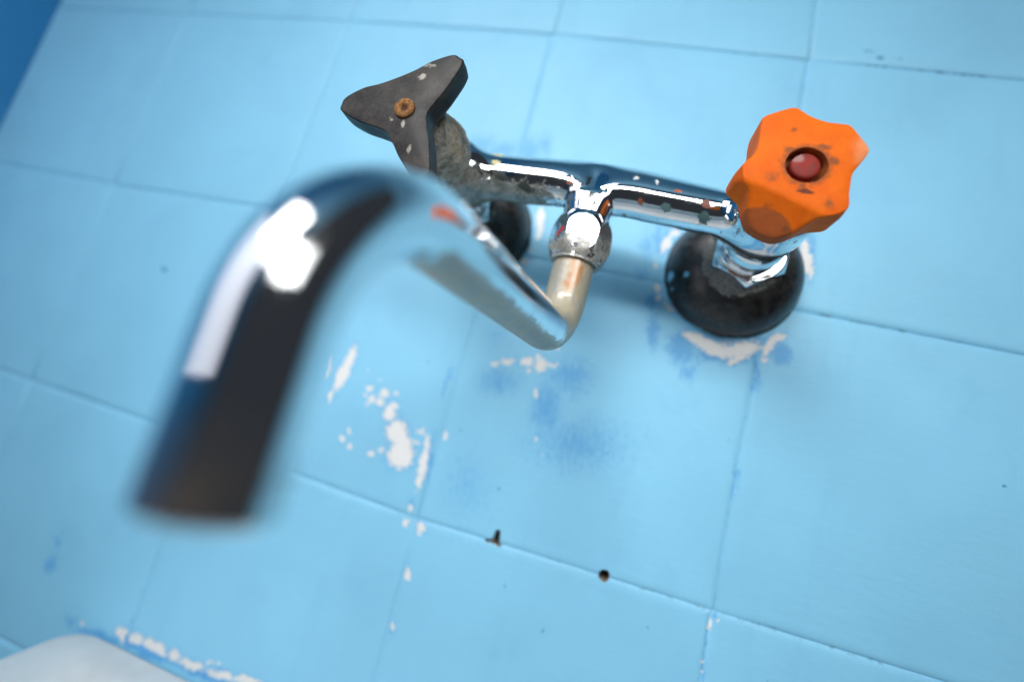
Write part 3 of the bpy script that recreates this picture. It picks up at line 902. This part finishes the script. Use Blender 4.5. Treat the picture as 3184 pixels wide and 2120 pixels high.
def black_handle_material():
    s = NT('worn_black_handle_plastic')
    n1 = s.noise(170, 5, 0.7); n2 = s.noise(900, 4, 0.65); n3 = s.noise(55, 3, 0.6)
    x, y, z = s.xyz()
    col = s.mix(s.step(n1, 0.35, 0.7), (0.005, 0.0048, 0.0048), (0.020, 0.018, 0.016))
    front = s.step(y, -0.0965, -0.101)
    w = s.math('MULTIPLY', s.math('MULTIPLY', front, s.step(s.math('ADD', n3, s.math('MULTIPLY', n2, 0.5)), 0.62, 0.92)), 0.7)
    col = s.mix(w, col, (0.062, 0.052, 0.044))
    wv = s.warp(0.003, 300, 4)
    b = s.blobs(wv, [((287, -102, -121.5), (2.2, 6, 2.0), (0, 0, 0), 1.0), ((285.5, -104, -142), (1.3, 5, 2.0), (0, 0, 0), 1.0), ((291, -104, -152), (1.2, 5, 3.4), (0, 0, 0), .9), ((288, -104, -116), (4.5, 6, 1.6), (0, 0, 0), .8), ((298.5, -98, -138), (0.8, 4, 1.8), (0, 0, 0), 1.0), ((280, -104, -141), (1.2, 5, 1.4), (0, 0, 0), .8)])
    b = s.math('ADD', b, s.math('MULTIPLY', s.math('SUBTRACT', n2, 0.5), 0.9))
    col = s.mix(s.math('MULTIPLY', s.step(b, 0.1, 0.6), 0.75), col, (0.50, 0.45, 0.37))
    return s.done(s.principled(col, s.math('MULTIPLY_ADD', n1, 0.25, 0.30), 0, s.bump(n1, 0.0004, 0.3), spec=0.2))
D2 = math.pi / 180
BH = (284.4, 0, -136.0)
tri = rounded_outline([(a * D2, r) for a, r in ((53.5, 28.4), (60, 29.2), (66.5, 28.4), (80, 22.8), (95, 18.2), (120, 16.2), (145, 18.2), (160, 22.8),
    (173.5, 27.6), (180, 28.4), (186.5, 27.6), (200, 19.6), (215, 14.0), (240, 11.2), (265, 14.0), (280, 19.8), (293.5, 29.0), (300, 30.6), (306, 29.0), (318, 18.4), (334, 11.8), (360, 9.0), (386, 12.0), (401, 18.2))])
def tri_fun(th, r, t):
    # r is a fraction of the outline; edges rounded by absolute inset stored in t-profile
    return tri(th) * r
def handle_prof(y0, y1, edge=1.6, dish=0.0, rows=8):
    pr = [(0.05, y0), (0.6, y0), (0.90, y0 + 0.3), (0.955, y0 + 0.9)]
    for k in range(rows + 1): pr.append((0.975 + 0.025 * math.sin(math.pi * (0.15 + 0.6 * k / rows)), y0 + 1.6 + (y1 - y0 - 1.6 - edge) * k / rows))
    for k in range(1, 7):
        a = math.pi / 2 * k / 6
        pr.append((1.0 - 0.04 * (1 - math.cos(a)), y1 - edge + edge * math.sin(a)))
    for k in range(1, 10):
        f = 0.96 * (1 - k / 9.5)
        pr.append((f, y1 + dish * (1 - (f / 0.96) ** 2)))
    return pr
me = lathe(BH, (0, -1, 0), (1, 0, 0), handle_prof(92.0, 101.5, 0.9, 1.0), lambda th, r, t: tri(th) * r, 240, 'triangular_handle')
bh = link('triangular_handle', me, black_handle_material(), tap)
bh['label'] = 'worn black three-armed plastic handle with a rusty screw'
# rusty screw, sunk centre
def rust_mat():
    s = NT('rusty_screw_metal')
    n1 = s.noise(900, 4, 0.7)
    rr = s.vmath('LENGTH', s.vmath('MULTIPLY', s.vmath('SUBTRACT', s.pos, (BH[0] * MM, 0, BH[2] * MM)), (1, 0, 1)))
    c = s.mix(s.step(n1, 0.35, 0.65), (0.11, 0.042, 0.010), (0.34, 0.145, 0.030))
    c = s.mix(s.step(rr, 0.0016, 0.0009), c, (0.05, 0.015, 0.005))
    return s.done(s.principled(c, 0.7, 0.2, s.bump(n1, 0.0005, 0.8)))
me = lathe(BH, (0, -1, 0), (1, 0, 0), [(4.1, 101.0), (4.1, 102.9), (3.8, 103.4), (2.8, 103.5), (1.9, 103.4), (1.4, 103.0), (1.2, 102.65), (0.2, 102.65)], None, 64, 'screw')
link('screw', me, rust_mat(), bh)

# ------------------------------------------------------------------ right valve: orange five-lobed handle
OH = (429.2, 0, -127.2)
def orange_mat():
    s = NT('orange_handle_plastic')
    n1 = s.noise(90, 5, 0.65); n2 = s.noise(420, 4, 0.7)
    col = s.mix(s.step(n1, 0.3, 0.7), (0.74, 0.115, 0.003), (0.82, 0.155, 0.006))
    col = s.mix(s.math('MULTIPLY', s.step(n2, 0.56, 0.72), 0.25), col, (0.42, 0.11, 0.02))
    wv = s.warp(0.003, 260, 4)
    def B(x, z, rx_, rz_, am=1.0): return ((OH[0] + x, -84, OH[2] + z), (rx_, 14, rz_), (0, 0, 0), am)
    pale = s.math('ADD', s.blob(wv, (OH[0] + 20, -78, OH[2] + 9), (10, 14, 11)), s.math('MULTIPLY', s.math('SUBTRACT', n1, 0.5), 0.8))
    col = s.mix(s.math('MULTIPLY', s.step(pale, 0.0, 0.6), 0.75), col, (0.78, 0.32, 0.15))  # right lobe paler where its facet catches light, put into the colour
    grime = s.blobs(wv, [B(0, 0, 10.2, 9.6, 1.5), B(-6, 5, 3.2, 2.2, .8), B(4.5, 7.5, 3.4, 1.8, .8), B(8, 3, 3, 2, .8), B(-10, -6, 4, 3, .45), B(9, -13, 2.4, 3, .6), B(-9, -15, 2, 1.6, .5), B(-6, 13, 2, 2, .5), B(0, -8, 2.5, 3, .6)])
    g = s.math('ADD', grime, s.math('MULTIPLY', s.math('SUBTRACT', n2, 0.5), 0.8))
    col = s.mix(s.math('MULTIPLY', s.step(g, 0.05, 0.55), 0.75), col, (0.12, 0.06, 0.03))
    g2 = s.math('ADD', s.blobs(wv, [B(1.2, -10.0, 3.4, 1.1, 1.3), B(-1, -21.0, 1.8, 1.4, .8)]), s.math('MULTIPLY', s.math('SUBTRACT', n2, 0.5), 0.4))
    col = s.mix(s.math('MULTIPLY', s.step(g2, 0.1, 0.5), 0.85), col, (0.06, 0.025, 0.02))
    facet_shade = s.blob(s.warp(0.0012, 200, 3), (OH[0] - 8.5, -76, OH[2] - 22.5), (11.5, 12, 8.5), (0, 0.28, 0))
    col = s.mix(s.math('MULTIPLY', s.step(facet_shade, 0.02, 0.14), 0.75), col, (0.30, 0.085, 0.03))  # shade of the down-facing facet, put into the plastic's colour
    return s.done(s.principled(col, s.math('MULTIPLY_ADD', n1, 0.2, 0.5), 0, s.bump(s.math('ADD', n2, n1), 0.0005, 0.4), spec=0.15))
star = rounded_outline([(a * D2, r) for a, r in ((0, 16.2), (13, 18.6), (22, 21.4), (29, 23.4), (42, 24.4), (54, 23.9), (64, 21.8), (76, 20.4), (92, 21.4), (101, 24.0), (107, 26.0), (118, 26.8), (130, 26.4), (140, 23.2),
    (150, 20.2), (160, 18.6), (172, 18.5), (181, 20.4), (190, 23.4), (197, 23.6), (206, 21.6), (214, 20.8), (226, 22.6), (237, 25.0), (246, 25.8), (255, 26.0), (264, 25.6), (273, 24.0), (282, 22.0), (291, 20.7), (302, 21.2), (311, 22.6), (317, 22.6), (323, 20.8), (332, 18.2), (344, 16.6))], 0.94)
PETALS = ((250, 1.12, 75.0), (192, 0.45, 79.0), (40, 0.50, 80.0), (118, 0.40, 80.0), (314, 0.35, 80.0))     # angle, slope and start of each petal's sloping facet
def orange_fun(th, r, t):
    base = star(th) * r
    if t > 70 and r > 0.2:
        for ang, slope, t0 in PETALS:
            R0 = star(ang * D2) + 0.3
            lim = R0 - max(0.0, t - t0) * slope
            c = math.cos(th - ang * D2)
            if c > 0.3:
                fac = lim / c; k = 1.4
                h = max(0.0, min(1.0, 0.5 + 0.5 * (fac - base) / k))
                base = fac * (1 - h) + base * h - k * h * (1 - h)
    return base
pr = [(0.05, 70), (0.5, 70), (0.9, 70.2), (0.97, 70.8)] + [(1.0, 71.5 + k * 0.6) for k in range(22)]
y_e = pr[-1][1]
pr += [(0.985, y_e + 0.5), (0.93, y_e + 0.85)]
def orange_fun2(th, r, t):
    if t > y_e + 0.6:
        edge = orange_fun(th, 1.0, y_e)
        return min(edge * 0.985, edge * r)
    return orange_fun(th, r, t)
pr += [(f, y_e + 0.95 + 0.9 * (1 - f ** 2)) for f in (0.85, 0.7, 0.55, 0.45, 0.38, 0.35)] + [(0.34, y_e - 0.4), (0.34, y_e - 3.5), (0.05, y_e - 3.6)]
def orange_fun3(th, r, t):
    if r < 0.5 and t > y_e - 2: 
        return 19.5 * r + (orange_fun(th, 1.0, y_e) - 18.0) * max(0, (r - 0.35)) 
    return orange_fun2(th, r, t)
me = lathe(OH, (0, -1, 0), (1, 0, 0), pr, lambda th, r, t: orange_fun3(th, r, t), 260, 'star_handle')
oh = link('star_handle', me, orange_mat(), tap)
oh['label'] = 'orange five-lobed plastic handle with a red centre button'
sharp(oh, 40)
def red_mat():
    s = NT('dull_red_button_plastic')
    n = s.noise(300, 4, 0.65)
    col = s.mix(s.step(n, 0.4, 0.65), (0.30, 0.022, 0.014), (0.20, 0.035, 0.028))
    b = s.blob(s.warp(0.002, 300, 3), (OH[0] - 3.4, -86, OH[2] + 2.6), (3.0, 6, 2.4))
    col = s.mix(s.math('MULTIPLY', s.step(b, 0.0, 0.5), 0.5), col, (0.42, 0.34, 0.32))
    return s.done(s.principled(col, 0.58, 0, s.bump(n, 0.0006, 0.5), spec=0.2))
me = lathe(OH, (0, -1, 0), (1, 0, 0), [(4.8, y_e - 3.8), (4.8, y_e + 0.6), (4.6, y_e + 1.1), (4.0, y_e + 1.4), (2.0, y_e + 1.6), (0.2, y_e + 1.6)], None, 64, 'centre_button')
link('centre_button', me, red_mat(), oh)

# ------------------------------------------------------------------ basin
def ceramic():
    s = NT('white_glazed_ceramic')
    n = s.noise(40, 4, 0.6)
    col = s.mix(s.step(n, 0.4, 0.7), (0.66, 0.66, 0.65), (0.60, 0.595, 0.58))
    b = s.blobs(s.warp(0.002, 300, 3), [((139, -8, -424), (3.2, 2, 3), (0, 0, 0.3), 1.0), ((147, -24, -424), (1.6, 1, 3), (0, 0, 0), .8), ((128, -40, -424), (1.2, 1, 3), (0, 0, 0), .8)])
    col = s.mix(s.step(s.math('ADD', b, s.math('MULTIPLY', s.math('SUBTRACT', s.noise(700, 3, 0.6), 0.5), 0.8)), 0.15, 0.4), col, (0.10, 0.33, 0.60))
    return s.done(s.principled(col, 0.14, 0, s.bump(n, 0.0008, 0.2), spec=0.5, coat=0.3))
def basin():
    cx, cy = 360.0, -212.0; hx, hy = 243.0, 210.5; top = -420.0
    n = 160
    def sup(th, a, b, p):
        if p >= 8:
            r = 15.0; k = int(round(th / (2 * math.pi) * n)); m4 = n // 4; q, f = divmod(k, m4); f /= m4
            ccx, ccy = a - r, b - r
            sx, sy = ((1, 1), (-1, 1), (-1, -1), (1, -1))[q % 4]
            # each quarter: half straight, corner arc, half straight
            if f < 0.25: u_, v_ = (a, ccy * f / 0.25)
            elif f < 0.75:
                g = (f - 0.25) / 0.5 * math.pi / 2; u_, v_ = ccx + r * math.cos(g), ccy + r * math.sin(g)
            else: u_, v_ = (ccx * (1 - f) / 0.25, b)
            if q % 2: 
                if f < 0.25: u_, v_ = (ccx * f / 0.25, b)
                elif f < 0.75:
                    g = (f - 0.25) / 0.5 * math.pi / 2; u_, v_ = ccx + r * math.sin(g), ccy + r * math.cos(g)
                else: u_, v_ = (a, ccy * (1 - f) / 0.25)
            return sx * u_, sy * v_
        c, s_ = math.cos(th), math.sin(th)
        k = (abs(c / a) ** p + abs(s_ / b) ** p) ** (-1 / p)
        return c * k, s_ * k
    rings = []
    def add(a, b, p, z, oy=0.0):
        rings.append([((cx + sup(2 * math.pi * k / n, a, b, p)[0]), cy + oy + sup(2 * math.pi * k / n, a, b, p)[1], z) for k in range(n)])
    add(120, 100, 3, top - 150)                       # underside
    add(170, 150, 4, top - 120)
    add(hx - 22, hy - 22, 8, top - 62)
    add(hx - 3, hy - 3, 12, top - 30)
    for k in range(7):
        a = math.pi / 2 * k / 6
        add(hx - 6 + 6 * math.cos(a), hy - 6 + 6 * math.cos(a), 13, top - 6 + 6 * math.sin(a))
    add(hx - 14, hy - 14, 13, top - 0.2)
    add(hx - 26, hy - 26, 11, top - 1.5)
    for k in range(1, 9):
        t = k / 8
        add(hx - 30 - 95 * t ** 1.3, hy - 34 - 70 * t ** 1.3, 8 - 5 * t, top - 2.5 - 105 * math.sin(t * math.pi / 2) ** 1.4, -12 * t)
    verts = [v for r in rings for v in r]; faces = []
    for j in range(len(rings) - 1):
        for k in range(n):
            k2 = (k + 1) % n; faces.append((j * n + k, j * n + k2, (j + 1) * n + k2, (j + 1) * n + k))
    faces.append(tuple(range(n - 1, -1, -1))); faces.append(tuple(range((len(rings) - 1) * n, len(rings) * n)))
    return mesh('wash_basin', [[c * MM for c in v] for v in verts], faces)
bs = link('wash_basin', basin(), ceramic())
sharp(bs, 60)
bs['label'] = 'white ceramic wash basin whose rear corner touches the blue wall below the tap'
bs['category'] = 'basin'
